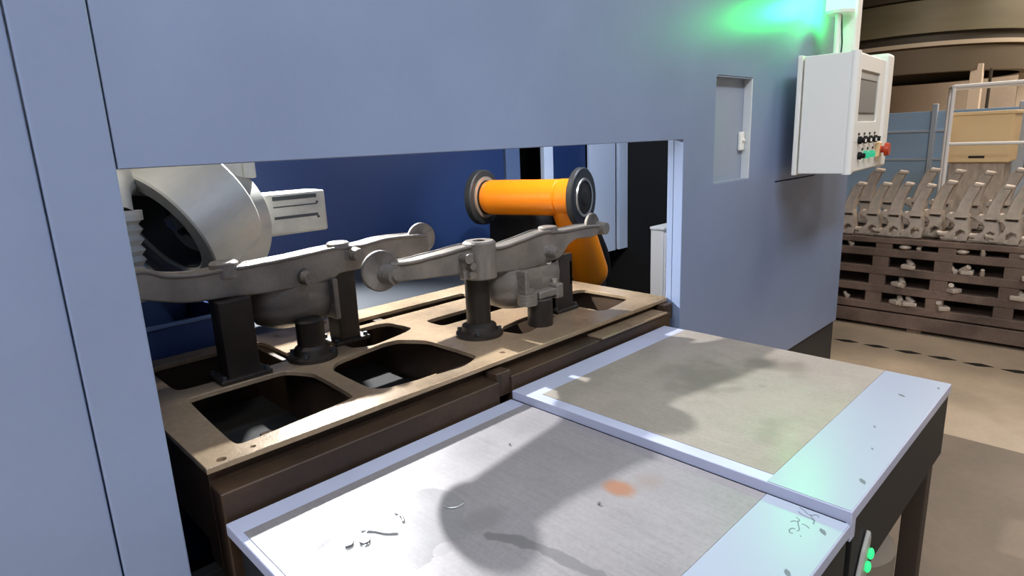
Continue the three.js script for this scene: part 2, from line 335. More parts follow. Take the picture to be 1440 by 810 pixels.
// loose bits and a coolant puddle on the nearer table
{
  const puddlePts = [[-0.12, 0.24], [-0.05, 0.2], [0.03, 0.215], [0.09, 0.235], [0.165, 0.225], [0.2, 0.28], [0.195, 0.35], [0.15, 0.4], [0.13, 0.46], [0.05, 0.43], [0.01, 0.46], [-0.06, 0.44], [-0.07, 0.38], [-0.15, 0.36], [-0.16, 0.29]];
  // a skin of liquid with soft wrinkles, thinning out towards an uneven edge
  const ring = new THREE.CatmullRomCurve3(puddlePts.map(([x, z]) => V(x, 0, z)), true).getPoints(90);
  const inside = (x, z) => { let c = false; for (let i = 0, j = ring.length - 1; i < ring.length; j = i++) { const A = ring[i], B = ring[j]; if ((A.z > z) !== (B.z > z) && x < (B.x - A.x) * (z - A.z) / (B.z - A.z) + A.x) c = !c; } return c; };
  const edge = (x, z) => { let d = 9; for (const q of ring) d = Math.min(d, Math.hypot(q.x - x, q.z - z)); return d; };
  const N = 76, x0 = -0.17, z0 = 0.19, st = 0.005, id = new Map(), pos = [], idx = [];
  const vert = (i, j) => { const k = i * 1000 + j; if (!id.has(k)) { const x = x0 + i * st, z = z0 + j * st, e = Math.min(1, edge(x, z) / 0.012), w = Math.abs(fbm(x * 16, z * 16, 401, 4) - 0.5) * 2; id.set(k, pos.length / 3); pos.push(x, 0.7722 + e * (0.0012 + 0.006 * Math.max(0, 0.32 - w) + 0.003 * fbm(x * 30, z * 30, 405, 2)), z); } return id.get(k); };
  for (let i = 0; i < N; i++) for (let j = 0; j < N; j++) if (inside(x0 + (i + 0.5) * st, z0 + (j + 0.5) * st)) { const a = vert(i, j), b = vert(i + 1, j), c = vert(i + 1, j + 1), d = vert(i, j + 1); idx.push(a, d, b, b, d, c); }
  const g = new THREE.BufferGeometry(); g.setAttribute('position', new THREE.Float32BufferAttribute(pos, 3)); g.setIndex(idx); g.computeVertexNormals();
  solo('puddle', 'clear wrinkled puddle of coolant on the nearer work table', 'puddle', g, new THREE.MeshPhysicalMaterial({ color: 0x8c9192, roughness: 0.05, transparent: true, opacity: 0.2, side: THREE.DoubleSide }));
  const ripple = (pts, r, label) => { const q = tube(pts.map(([x, z]) => [x, 0, z]), r, 24, 8); q.scale(1, 0.5, 1); q.translate(0, 0.7745, 0); return solo('metal_shaving', label, 'shaving', q, M.steel, 'metal shavings in the puddle'); };
  ripple([[0.155, 0.327], [0.158, 0.342], [0.17, 0.351], [0.19, 0.352]], 0.004, 'curved bright metal shaving at the right edge of the puddle');
  ripple([[-0.03, 0.262], [-0.012, 0.285], [0.002, 0.312], [0.02, 0.33]], 0.003, 'long thin metal shaving in the middle of the puddle');
  ripple([[0.06, 0.262], [0.062, 0.285], [0.053, 0.305]], 0.003, 'short metal shaving at the back of the puddle');
  const chip = (x, z, r, sd, label) => { const p = []; for (let i = 0; i < 9; i++) { const a = i / 9 * 6.283, q = r * (0.75 + 0.4 * hash(i, sd, 5)); p.push([Math.cos(a) * q, Math.sin(a) * q * 0.8]); } const q = slab(shapeOf(p), 0, 0.004, 0.001); q.rotateX(-Math.PI / 2); q.translate(x, 0.7735, z); solo('metal_chip', label, 'chip', q, std(0x6d6d70, 0.5, 0.3), 'metal chips on the nearer table'); };
  chip(-0.075, 0.288, 0.011, 1, 'small round grey metal chip, left one of the pair in the puddle');
  chip(-0.045, 0.302, 0.015, 2, 'larger grey metal chip, right one of the pair in the puddle');
  chip(0.467, 0.228, 0.0035, 3, 'tiny grey chip by itself near the back corner of the nearer table');
  chip(0.4, 0.59, 0.005, 4, 'tiny dark chip left of the rust spot on the nearer table');
}

// ------------------------------------------------------------------ fixture table inside the opening
const YP = 0.889, fx = thing('fixture_table', 'rust brown steel fixture plate with cut-outs and dark posts inside the machine opening', 'fixture', [0.77, 0, -0.55]);
{
  const s = shapeOf([[-0.232, 0.06], [1.745, 0.06], [1.762, 0.075], [1.775, 1.03], [-0.232, 1.03]]);   // (x, -z)
  const cut = (pts) => { const c = new THREE.CatmullRomCurve3(pts.map(([x, z]) => V(x, -z, 0)), true, 'catmullrom', 0.25).getPoints(80); const p = new THREE.Path(); c.forEach((q, i) => (i ? p.lineTo(q.x, q.y) : p.moveTo(q.x, q.y))); s.holes.push(p); };
  cut([[-0.12, -0.52], [-0.09, -0.55], [0.16, -0.55], [0.2, -0.52], [0.235, -0.44], [0.225, -0.2], [0.195, -0.165], [-0.1, -0.13], [-0.135, -0.16]]);
  cut([[0.295, -0.42], [0.35, -0.49], [0.55, -0.53], [0.62, -0.52], [0.685, -0.42], [0.69, -0.17], [0.655, -0.135], [0.58, -0.112], [0.33, -0.15], [0.29, -0.2]]);
  cut([[0.94, -0.28], [0.99, -0.33], [1.12, -0.35], [1.2, -0.345], [1.235, -0.3], [1.2, -0.255], [1.0, -0.2], [0.96, -0.21]]);
  cut([[1.37, -0.42], [1.41, -0.47], [1.6, -0.485], [1.655, -0.45], [1.66, -0.23], [1.63, -0.19], [1.43, -0.155], [1.385, -0.2]]);
  cut([[0.45, -0.73], [0.49, -0.77], [0.68, -0.77], [0.73, -0.74], [0.745, -0.62], [0.7, -0.585], [0.53, -0.545], [0.46, -0.58]]);
  cut([[-0.12, -0.9], [-0.09, -0.94], [0.24, -0.94], [0.27, -0.9], [0.27, -0.68], [0.24, -0.64], [-0.09, -0.64], [-0.12, -0.68]]);
  cut([[0.84, -0.62], [0.87, -0.65], [1.25, -0.65], [1.28, -0.62], [1.28, -0.56], [1.25, -0.53], [0.87, -0.53], [0.84, -0.56]]);
  cut([[0.6, -0.87], [0.63, -0.9], [1.22, -0.9], [1.25, -0.87], [1.25, -0.84], [1.22, -0.81], [0.63, -0.81], [0.6, -0.84]]);
  cut([[1.37, -0.87], [1.4, -0.9], [1.62, -0.9], [1.65, -0.87], [1.65, -0.64], [1.62, -0.6], [1.4, -0.6], [1.37, -0.64]]);
  for (const [x, z, r] of [[-0.19, -0.083, 0.011], [-0.11, -0.09, 0.006], [0.77, -0.11, 0.01], [1.72, -0.09, 0.009], [0.34, -0.96, 0.01], [0.56, -0.97, 0.008], [0.98, -0.15, 0.006]]) { const p = new THREE.Path(); p.absarc(x, -z, r, 0, Math.PI * 2); s.holes.push(p); }
  const g = slab(s, 0, 0.016, 0.0015); g.rotateX(-Math.PI / 2); g.translate(0, YP - 0.016, 0);
  part(fx, 'plate', metric(g), M.rusty, 'flat rust brown steel plate with rounded cut-outs');
  // carriage under the plate
  part(fx, 'front_beam', metric(box(-0.225, 1.72, 0.6, YP - 0.016, -0.16, -0.082, 0.004)), M.beam);
  part(fx, 'rear_beam', metric(box(-0.225, 1.74, 0.6, YP - 0.016, -1.03, -0.96, 0.004)), M.beam);
  for (const x of [-0.22, 0.245, 0.74, 1.29, 1.67]) part(fx, 'cross_beam', metric(box(x, x + 0.04, 0.64, YP - 0.018, -0.96, -0.16, 0.003)), M.beam);
  part(fx, 'ledge', metric(box(-0.225, 0.66, 0.6, 0.838, -0.082, -0.012, 0.006)), M.beam, 'dark rounded ledge rail below the plate edge');
  part(fx, 'ledge', metric(box(0.715, 1.7, 0.6, 0.842, -0.082, -0.012, 0.006)), M.beam, 'dark rounded ledge rail below the plate edge');
  part(fx, 'stop_block', box(0.655, 0.72, 0.78, 0.862, -0.08, -0.02, 0.004), M.beam);
  part(fx, 'tab', metric(box(1.2, 1.66, 0.843, 0.852, -0.082, -0.004, 0.002)), M.rusty, 'pale flat tab below the plate corner');
  part(fx, 'end_block', box(1.68, 1.745, 0.8, YP - 0.017, -0.082, -0.03, 0.006), M.beam);
  part(fx, 'pedestal', box(0.3, 1.3, 0.02, 0.64, -0.85, -0.3, 0.01), M.black);
  part(fx, 'bracket', metric(box(0.4, 0.62, 0.8, 0.81, -0.3, -0.24, 0.002)), M.rusty);
  part(fx, 'bracket', metric(box(0.43, 0.52, 0.78, 0.79, -0.2, -0.175, 0.002)), M.steel);
  part(fx, 'bracket', metric(box(0.0, 0.03, 0.78, 0.8, -0.34, -0.26, 0.002)), M.rusty);
  part(fx, 'bracket', metric(box(1.4, 1.62, 0.8, 0.81, -0.46, -0.36, 0.002)), M.rusty);
  part(fx, 'tray', box(-0.2, 1.7, 0.66, 0.67, -0.94, -0.17, 0), M.black);
}
// posts: [x, z, half width, half depth, top, kind]
function bolts(p, x, z, dx, dz, y) { for (const a of [-1, 1]) for (const b of [-1, 1]) part(p, 'bolt', new THREE.CylinderGeometry(0.008, 0.008, 0.012, 6).translate(x + a * dx, y + 0.006, z + b * dz), M.darkSteel); }
function squarePost(x, z, w, d, top, fw = 0.03) {
  const p = part(fx, 'post', metric(box(x - w, x + w, YP, top, z - d, z + d, 0.004)), M.post);
  part(p, 'flange', box(x - w - fw, x + w + fw, YP, YP + 0.014, z - d - 0.02, z + d + 0.02, 0.003), M.post);
  bolts(p, x, z, w + fw * 0.55, d + 0.005, YP + 0.014); return p;
}
function roundPost(x, z, r, top, fr) {
  const p = part(fx, 'post', turned(creased([[0.0001, 0], [r, 0], [r, top - YP - 0.006], [r - 0.006, top - YP], [0.0001, top - YP]]), [x, YP, z], [0, 1, 0]), M.post);
  if (fr) { part(p, 'flange', turned(creased([[r, 0], [fr, 0], [fr, 0.012], [fr - 0.02, 0.02], [fr - 0.025, 0.04], [r, 0.05]]), [x, YP, z], [0, 1, 0]), M.post); bolts(p, x, z, fr * 0.6, fr * 0.6, YP + 0.018); }
  return p;
}
squarePost(0.07, -0.62, 0.052, 0.04, 1.15);
roundPost(0.315, -0.6, 0.048, 1.03, 0.085);
squarePost(0.495, -0.69, 0.042, 0.042, 1.165);
roundPost(0.86, -0.33, 0.046, 1.118, 0.09);
roundPost(1.10, -0.235, 0.05, 1.0, 0);
{ const p = squarePost(1.31, -0.3, 0.055, 0.012, 1.13, 0.012); part(p, 'rib', box(1.345, 1.365, YP, 1.1, -0.36, -0.288, 0.003), M.post); part(p, 'rib', box(1.255, 1.275, YP, 1.1, -0.36, -0.288, 0.003), M.post); }
{ // toggle clamp on the short post
  const c = part(fx, 'clamp', join([box(1.065, 1.19, 1.0, 1.03, -0.255, -0.2, 0.006), box(1.16, 1.2, 0.985, 1.045, -0.26, -0.195, 0.008), rod([1.03, 0.985, -0.235], [1.03, 1.03, -0.235], 0.04), rod([1.03, 1.03, -0.235], [1.03, 1.045, -0.235], 0.028)]), M.cast, 'pale clamp head');
  part(c, 'bolt', rod([1.18, 1.045, -0.228], [1.18, 1.06, -0.228], 0.012, 0.012, 6), M.castBright);
}

// ------------------------------------------------------------------ two big castings on the posts
{ // right, nearer casting
  const z = -0.3, t = thing('bracket_casting', 'nearer grey cast axle bracket, clamped on the right-hand posts of the fixture plate', 'casting', [1.0, 0.93, z], 'raw castings on the fixture');
  const B = [[0.45, 1.236], [0.547, 1.231], [0.613, 1.235], [0.672, 1.237], [0.744, 1.243], [0.852, 1.243], [0.918, 1.221], [1.039, 1.23], [1.182, 1.247], [1.286, 1.236], [1.366, 1.235], [1.442, 1.236], [1.53, 1.23], [1.55, 1.2], [1.488, 1.183], [1.41, 1.188], [1.372, 1.188], [1.327, 1.172], [1.282, 1.134], [1.225, 1.119], [1.123, 1.112], [1.033, 1.113], [0.889, 1.128], [0.844, 1.134], [0.778, 1.136], [0.726, 1.151], [0.635, 1.159], [0.541, 1.167], [0.45, 1.18]];
  part(t, 'arm', metric(slab(shapeOf(B, true), z - 0.035, z + 0.03, 0.007, 3)), M.cast);
  const topEdge = B.slice(0, 13);
  part(t, 'rim', join([tube(topEdge.map(([x, y]) => [x, y - 0.003, z + 0.03]), 0.0065, 80, 8), tube(topEdge.map(([x, y]) => [x, y - 0.003, z - 0.035]), 0.0065, 80, 8)]), M.cast);
  part(t, 'disc', disc([0.43, 1.215, z - 0.005], [-0.12, 0, 1], 0.066, 0.018), M.cast, 'flat round end disc');
  part(t, 'boss', join([rod([0.442, 1.205, z], [0.452, 1.203, z + 0.055], 0.034, 0.031), rod([0.452, 1.203, z + 0.055], [0.454, 1.203, z + 0.064], 0.02, 0.018)]), M.cast);
  part(t, 'disc', disc([1.515, 1.232, z - 0.01], [0.1, 0, 1], 0.05, 0.018), M.cast, 'flat round end disc');
  part(t, 'boss', rod([1.55, 1.213, z], [1.555, 1.212, z + 0.05], 0.03, 0.026), M.cast);
  part(t, 'hub', turned(creased([[0.0001, 0], [0.058, 0], [0.06, 0.004], [0.06, 0.13], [0.052, 0.137], [0.024, 0.137], [0.024, 0.128], [0.0001, 0.128]]), [0.845, 1.119, z + 0.012], [0, 1, 0]), M.cast, 'upright cylindrical hub');
  part(t, 'hub', turned(creased([[0.0001, 0], [0.04, 0], [0.04, 0.02], [0.034, 0.024], [0.0001, 0.024]]), [1.23, 1.236, z], [0, 1, 0]), M.cast, 'small raised pad');
  part(t, 'lug', join([box(0.735, 0.785, 1.13, 1.225, z + 0.02, z + 0.05, 0.008), rod([0.745, 1.21, z + 0.03], [0.742, 1.21, z + 0.075], 0.017), rod([0.765, 1.18, z + 0.03], [0.763, 1.18, z + 0.07], 0.013), rod([0.765, 1.148, z + 0.03], [0.763, 1.148, z + 0.068], 0.013)]), M.cast);
  part(t, 'lug', join([rod([1.2, 1.165, z + 0.02], [1.205, 1.16, z + 0.075], 0.026, 0.021), box(1.17, 1.24, 1.15, 1.19, z + 0.01, z + 0.035, 0.01)]), M.cast);
  const bowl = turned([[0.19, 0.17], [0.2, 0.12], [0.195, 0.07], [0.165, 0.03], [0.11, 0.006], [0.05, 0], [0.0001, 0]], [0, 0, 0], [0, 1, 0]); bowl.scale(1, 1, 0.62); bowl.translate(1.115, 0.95, z - 0.055);
  part(t, 'bowl', bowl, M.cast, 'rounded hollow body under the arm');
  part(t, 'rib', box(1.0, 1.02, 1.0, 1.12, z - 0.04, z + 0.09, 0.006), M.cast); part(t, 'rib', box(1.29, 1.305, 1.02, 1.14, z - 0.06, z + 0.0, 0.006), M.cast);
}
{ // left, farther casting
  const z = -0.66, t = thing('bracket_casting', 'farther grey cast axle bracket, on the left-hand posts and mostly in shadow', 'casting', [0.35, 0.96, z], 'raw castings on the fixture');
  const A = [[-0.22, 1.27], [-0.156, 1.278], [-0.1, 1.255], [-0.017, 1.243], [0.08, 1.244], [0.155, 1.243], [0.294, 1.247], [0.455, 1.255], [0.568, 1.25], [0.647, 1.258], [0.717, 1.258], [0.796, 1.254], [0.86, 1.25], [0.87, 1.18], [0.827, 1.168], [0.717, 1.178], [0.626, 1.186], [0.576, 1.164], [0.47, 1.16], [0.442, 1.147], [0.358, 1.136], [0.206, 1.14], [0.068, 1.15], [-0.058, 1.16], [-0.164, 1.19], [-0.22, 1.2]];
  part(t, 'arm', metric(slab(shapeOf(A, true), z - 0.04, z + 0.035, 0.007, 3)), M.cast);
  const topEdge = A.slice(0, 13);
  part(t, 'rim', join([tube(topEdge.map(([x, y]) => [x, y - 0.003, z + 0.035]), 0.0065, 80, 8), tube(topEdge.map(([x, y]) => [x, y - 0.003, z - 0.04]), 0.0065, 80, 8)]), M.cast);
  part(t, 'disc', disc([0.862, 1.232, z - 0.01], [-0.1, 0, 1], 0.063, 0.018), M.cast, 'flat round end disc');
  part(t, 'disc', disc([-0.24, 1.235, z - 0.01], [0.1, 0, 1], 0.063, 0.018), M.cast, 'flat round end disc');
  part(t, 'hub', turned(creased([[0.0001, 0], [0.044, 0], [0.044, 0.044], [0.039, 0.049], [0.0001, 0.049]]), [0.08, 1.215, z], [0, 1, 0]), M.cast, 'small raised pad');
  part(t, 'hub', turned(creased([[0.0001, 0], [0.04, 0], [0.04, 0.02], [0.034, 0.024], [0.0001, 0.024]]), [0.487, 1.246, z], [0, 1, 0]), M.cast, 'small raised pad');
  part(t, 'lug', join([rod([0.525, 1.225, z + 0.03], [0.53, 1.222, z + 0.07], 0.028, 0.022), box(0.49, 0.57, 1.2, 1.245, z + 0.02, z + 0.04, 0.01)]), M.cast);
  part(t, 'lug', rod([0.33, 1.175, z + 0.02], [0.335, 1.17, z + 0.075], 0.03, 0.024), M.cast);
  const bowl = turned([[0.17, 0.17], [0.18, 0.12], [0.175, 0.07], [0.15, 0.03], [0.1, 0.006], [0.05, 0], [0.0001, 0]], [0, 0, 0], [0, 1, 0]); bowl.scale(1, 1, 0.62); bowl.translate(0.335, 0.985, z - 0.07);
  part(t, 'bowl', bowl, M.cast, 'rounded hollow body under the arm');
  part(t, 'rib', join([box(0.42, 0.44, 1.0, 1.15, z - 0.02, z + 0.06, 0.006)]), M.cast);
}

// ------------------------------------------------------------------ grinding head (left, behind the farther casting)
{
  const o = [0.022, 1.335, -1.06], d = V(0.86, 0.46, -0.22).normalize(), D = [d.x, d.y, d.z];
  const t = thing('grinding_head', 'grey grinding head with a wide open drum guard and square motor', 'grinder', [0.3, 1.1, -1.15]);
  part(t, 'guard_drum', turned(creased([[0.172, 0.2], [0.17, 0.006], [0.176, 0.0], [0.235, 0.0], [0.241, 0.006], [0.241, 0.23], [0.23, 0.24], [0.02, 0.24]]), o, D, 72), M.greySteel, 'wide drum guard, open at its left end');
  part(t, 'drum_inside', turned([[0.166, 0.012], [0.166, 0.192], [0.02, 0.195]], o, D, 48), M.darkSteel);
  const e = [0.235, 1.318, -1.26], d2 = V(0.86, 0.0, -0.5).normalize(), D2 = [d2.x, d2.y, d2.z];
  part(t, 'end_drum', turned(creased([[0.02, -0.12], [0.24, -0.12], [0.252, -0.108], [0.252, 0.085], [0.24, 0.1], [0.02, 0.1]]), e, D2, 72), M.greySteel);
  const u = V(0, 1, 0).cross(d2).normalize(), w = d2.clone().cross(u);
  for (const a of [0.15, 0.4, 0.65, 0.9]) { const c = V(...e).addScaledVector(d2, -0.02).addScaledVector(u, 0.252 * Math.cos(a * 2)).addScaledVector(w, 0.252 * Math.sin(a * 2)); part(t, 'bolt', new THREE.SphereGeometry(0.005, 8, 6).translate(c.x, c.y, c.z), M.darkSteel); }
  const wheel = part(t, 'grinding_wheel', turned(creased([[0.0001, 0.08], [0.04, 0.08], [0.04, 0.11], [0.12, 0.11], [0.12, 0.16], [0.0001, 0.16]]), o, D, 40), M.darkSteel);
  part(wheel, 'spindle_nut', turned(creased([[0.0001, 0.045], [0.03, 0.045], [0.034, 0.08], [0.0001, 0.08]]), o, D, 6), M.steel);
  const m = part(t, 'motor', box(0.46, 0.745, 1.245, 1.425, -1.36, -1.2, 0.012), M.greySteel, 'square motor body with long grooves');
  for (const [y0, y1, mm] of [[1.395, 1.412, M.darkSteel], [1.365, 1.37, M.darkSteel], [1.315, 1.327, M.darkSteel]]) part(m, 'groove', box(0.5, 0.7, y0, y1, -1.2, -1.197, 0.0005), mm);
  for (const y of [1.375, 1.31]) part(m, 'screw', rod([0.7, y, -1.2], [0.7, y, -1.194], 0.005, 0.005, 10), M.darkSteel);
  part(t, 'hanger_arm', join([box(0.2, 0.4, 1.5, 2.86, -1.32, -1.14, 0.01), box(0.37, 0.42, 1.5, 1.7, -1.2, -1.13, 0.006)]), M.greySteel);
  const bel = []; for (let i = 0; i < 15; i++) bel.push([i % 2 ? 0.056 : 0.068, i * 0.016]);
  part(t, 'bellows', turned(creased(bel), [-0.165, 1.19, -0.83], [0.05, 1, -0.02], 32), M.greySteel, 'ribbed grey bellows');
  part(t, 'bellows_clamp', rod([-0.165, 1.16, -0.83], [-0.165, 1.195, -0.83], 0.072), M.greySteel);
  part(t, 'bellows_clamp', rod([-0.154, 1.41, -0.834], [-0.153, 1.44, -0.835], 0.072), M.greySteel);
  part(t, 'bellows_arm', tube([[-0.153, 1.43, -0.835], [-0.14, 1.5, -0.88], [-0.06, 1.52, -1.05], [0.08, 1.5, -1.2]], 0.05, 24, 12), M.greySteel);
}
// ------------------------------------------------------------------ orange robot
{
  const t = thing('robot_arm', 'orange robot arm with two dark grey round joint covers', 'robot', [2.3, 0.02, -1.05]);
  const a = V(1.786, 1.292, -1.3), b = V(1.94, 1.297, -0.7), d = b.clone().sub(a).normalize(), D = [d.x, d.y, d.z];
  const P = s => { const q = a.clone().addScaledVector(d, s); return [q.x, q.y, q.z]; };
  const L = b.distanceTo(a);
  part(t, 'forearm', turned(creased([[0.0001, 0.03], [0.09, 0.03], [0.098, 0.06], [0.098, L - 0.13], [0.092, L - 0.125], [0.092, L - 0.12], [0.1, L - 0.115], [0.1, L - 0.02], [0.0001, L - 0.02]]), P(0), D, 56), M.orange, 'orange cylindrical forearm');
  const c1 = part(t, 'joint_cover', disc(P(-0.03), D, 0.157, 0.045, 0.006), M.discGrey, 'dark grey round joint cover');
  part(c1, 'ring', turned(creased([[0.098, 0.014], [0.118, 0.014], [0.118, 0.022], [0.098, 0.022]]), P(0), D, 48), M.castBright);
  part(c1, 'hub', turned(creased([[0.0001, 0.012], [0.098, 0.012], [0.098, 0.022], [0.0001, 0.05]]), P(0), D, 48), M.black);
  const c2 = part(t, 'joint_cover', disc(P(L - 0.02), D, 0.157, 0.035, 0.006), M.discGrey, 'dark grey round joint cover');
  part(c2, 'ring', turned(creased([[0.088, L + 0.012], [0.102, L + 0.012], [0.1, L + 0.022], [0.088, L + 0.02]]), P(0), D, 48), M.steel);
  part(c2, 'hub', turned(creased([[0.086, L + 0.013], [0.086, L + 0.016], [0.05, L + 0.017], [0.03, L + 0.022], [0.0001, L + 0.022]]), P(0), D, 48), M.black);
  const e = P(L - 0.09), f = [2.2, 0.84, -0.86];
  part(t, 'lower_arm', join([rod(e, f, 0.095, 0.108, 40), new THREE.SphereGeometry(0.108, 32, 20).translate(...f), new THREE.SphereGeometry(0.1, 32, 20).translate(...e)]), M.orange, 'orange lower arm link');
  part(t, 'pedestal', join([rod([2.3, 0.02, -1.05], [2.3, 0.35, -1.05], 0.26, 0.22), rod([2.3, 0.35, -1.05], [2.28, 0.78, -1.0], 0.2, 0.16), box(2.05, 2.55, 0.02, 0.06, -1.3, -0.8, 0.004)]), M.black);
  part(t, 'body', join([box(1.93, 2.12, 0.9, 1.2, -1.45, -1.02, 0.05), box(1.9, 2.4, 0.5, 1.0, -1.5, -1.0, 0.05)]), M.black, 'black robot body');
  part(t, 'cable_hose', tube([[2.05, 1.17, -0.95], [2.4, 1.07, -1.1], [2.75, 0.92, -1.3], [3.0, 0.7, -1.42], [3.1, 0.4, -1.5], [3.1, 0.03, -1.5]], 0.095, 60, 14), M.black, 'thick black cable hose');
}
// ------------------------------------------------------------------ other things inside
solo('chute', 'sloping grey sheet metal chute behind the fixture plate', 'chute', (() => { const g = slab(shapeOf([[1.06, 0.5], [1.06, 0.845], [1.71, 0.95], [1.71, 0.94], [1.072, 0.835], [1.072, 0.5]]), 0.3, 1.72, 0.001); g.rotateY(Math.PI / 2); return g; })(), M.sheet);
{
  const t = thing('storage_bin', 'dark navy open bin under the grinding head', 'bin', [-0.1, 0.02, -1.35]);
  part(t, 'body', join([box(-0.5, 0.24, 0.02, 0.99, -1.62, -1.6, 0.003), box(-0.5, 0.24, 0.02, 0.99, -1.1, -1.08, 0.003), box(-0.5, -0.48, 0.02, 0.99, -1.6, -1.1, 0.003), box(0.22, 0.24, 0.02, 0.99, -1.6, -1.1, 0.003), box(-0.48, 0.22, 0.02, 0.05, -1.6, -1.1, 0)]), M.navy);
  part(t, 'rim', join([box(-0.51, 0.25, 0.985, 1.0, -1.09, -1.07, 0.003), box(0.235, 0.255, 0.985, 1.0, -1.61, -1.09, 0.003)]), M.dimBlue);
}
{
  const t = thing('electrical_cabinet', 'white electrical cabinet inside the machine, beside the right jamb', 'cabinet', [3.33, 0.02, -0.95]);
  part(t, 'body', box(3.06, 3.6, 0.1, 0.965, -1.0, -0.9, 0.006), M.whiteBox);
  part(t, 'lid', box(3.055, 3.605, 0.965, 0.985, -1.004, -0.893, 0.004), M.whiteBox);
  part(t, 'door', box(3.08, 3.58, 0.13, 0.94, -0.9, -0.892, 0.003), M.whiteBox);
  for (const x of [3.08, 3.51]) part(t, 'foot', box(x, x + 0.07, 0.02, 0.1, -0.99, -0.91, 0.003), M.darkSteel);
}
function spotLamp(S, name, label, stem, scale) {
  const [x, y, z] = S.pos, t = thing(name, label, 'lamp', [x, y, z]), k = scale;
  const dir = V(...S.aim).sub(V(x, y, z)).normalize();
  part(t, 'shade', turned([[0.03, -0.1], [0.05, -0.06], [0.06, -0.02], [0.063, -0.02], [0.053, -0.064], [0.03, -0.104], [0.001, -0.104]].map(([r, q]) => [r * k, q * k]), [x, y, z], [dir.x, dir.y, dir.z], 24), M.darkSteel);
  part(t, 'bulb', new THREE.SphereGeometry(0.022 * k, 16, 12).translate(x - dir.x * 0.045 * k, y - dir.y * 0.045 * k, z - dir.z * 0.045 * k), glow(S.colour, 4));
  part(t, 'stem', rod([x - dir.x * 0.1 * k, y - dir.y * 0.1 * k, z - dir.z * 0.1 * k], [x - dir.x * 0.1 * k, stem, z - dir.z * 0.1 * k], 0.012, 0.012, 10), M.darkSteel);
  const l = new THREE.SpotLight(S.colour, S.power, 0, S.angle, S.penumbra, 2); l.position.set(0, 0, 0); l.castShadow = true; l.shadow.radius = k; t.add(l);
  l.target.position.set(dir.x, dir.y, dir.z); t.add(l.target);
}
// both hidden from the camera: one above the edge of the opening, one high under the hall ceiling
spotLamp(SPOT, 'work_lamp', 'small work lamp under the machine roof close to the inner back wall', TOP, 1);
spotLamp(ROBOT, 'work_lamp', 'small work lamp under the machine roof just behind the front panel', TOP, 1);
spotLamp(GRIND_FILL, 'work_lamp', 'added fill light under the machine roof above the grinding head', TOP, 1);
spotLamp(OVERHEAD, 'hall_spotlight', 'spotlight under the hall ceiling above the machine front', 6, 2);
{
  const [x, y, z] = STRIP_FILL.pos, t = thing('added_strip_lamp', 'added strip light under the machine roof, brightening the inner panels', 'lamp', [x, y, z]);
  part(t, 'housing', box(x - STRIP_FILL.w / 2 - 0.02, x + STRIP_FILL.w / 2 + 0.02, y + 0.02, y + 0.08, z - 0.08, z + 0.08, 0.006), M.white);
  part(t, 'tube', box(x - STRIP_FILL.w / 2, x + STRIP_FILL.w / 2, y + 0.004, y + 0.02, z - STRIP_FILL.h / 2, z + STRIP_FILL.h / 2, 0.004), glow(STRIP_FILL.colour, 3));
  for (const s of [-1, 1]) part(t, 'hanger', rod([x + s * 0.4, y + 0.08, z], [x + s * 0.4, TOP, z], 0.008, 0.008, 8), M.steel);
  const l = new THREE.RectAreaLight(STRIP_FILL.colour, STRIP_FILL.radiance, STRIP_FILL.w, STRIP_FILL.h); l.castShadow = true; t.add(l); l.lookAt(...STRIP_FILL.aim);
}

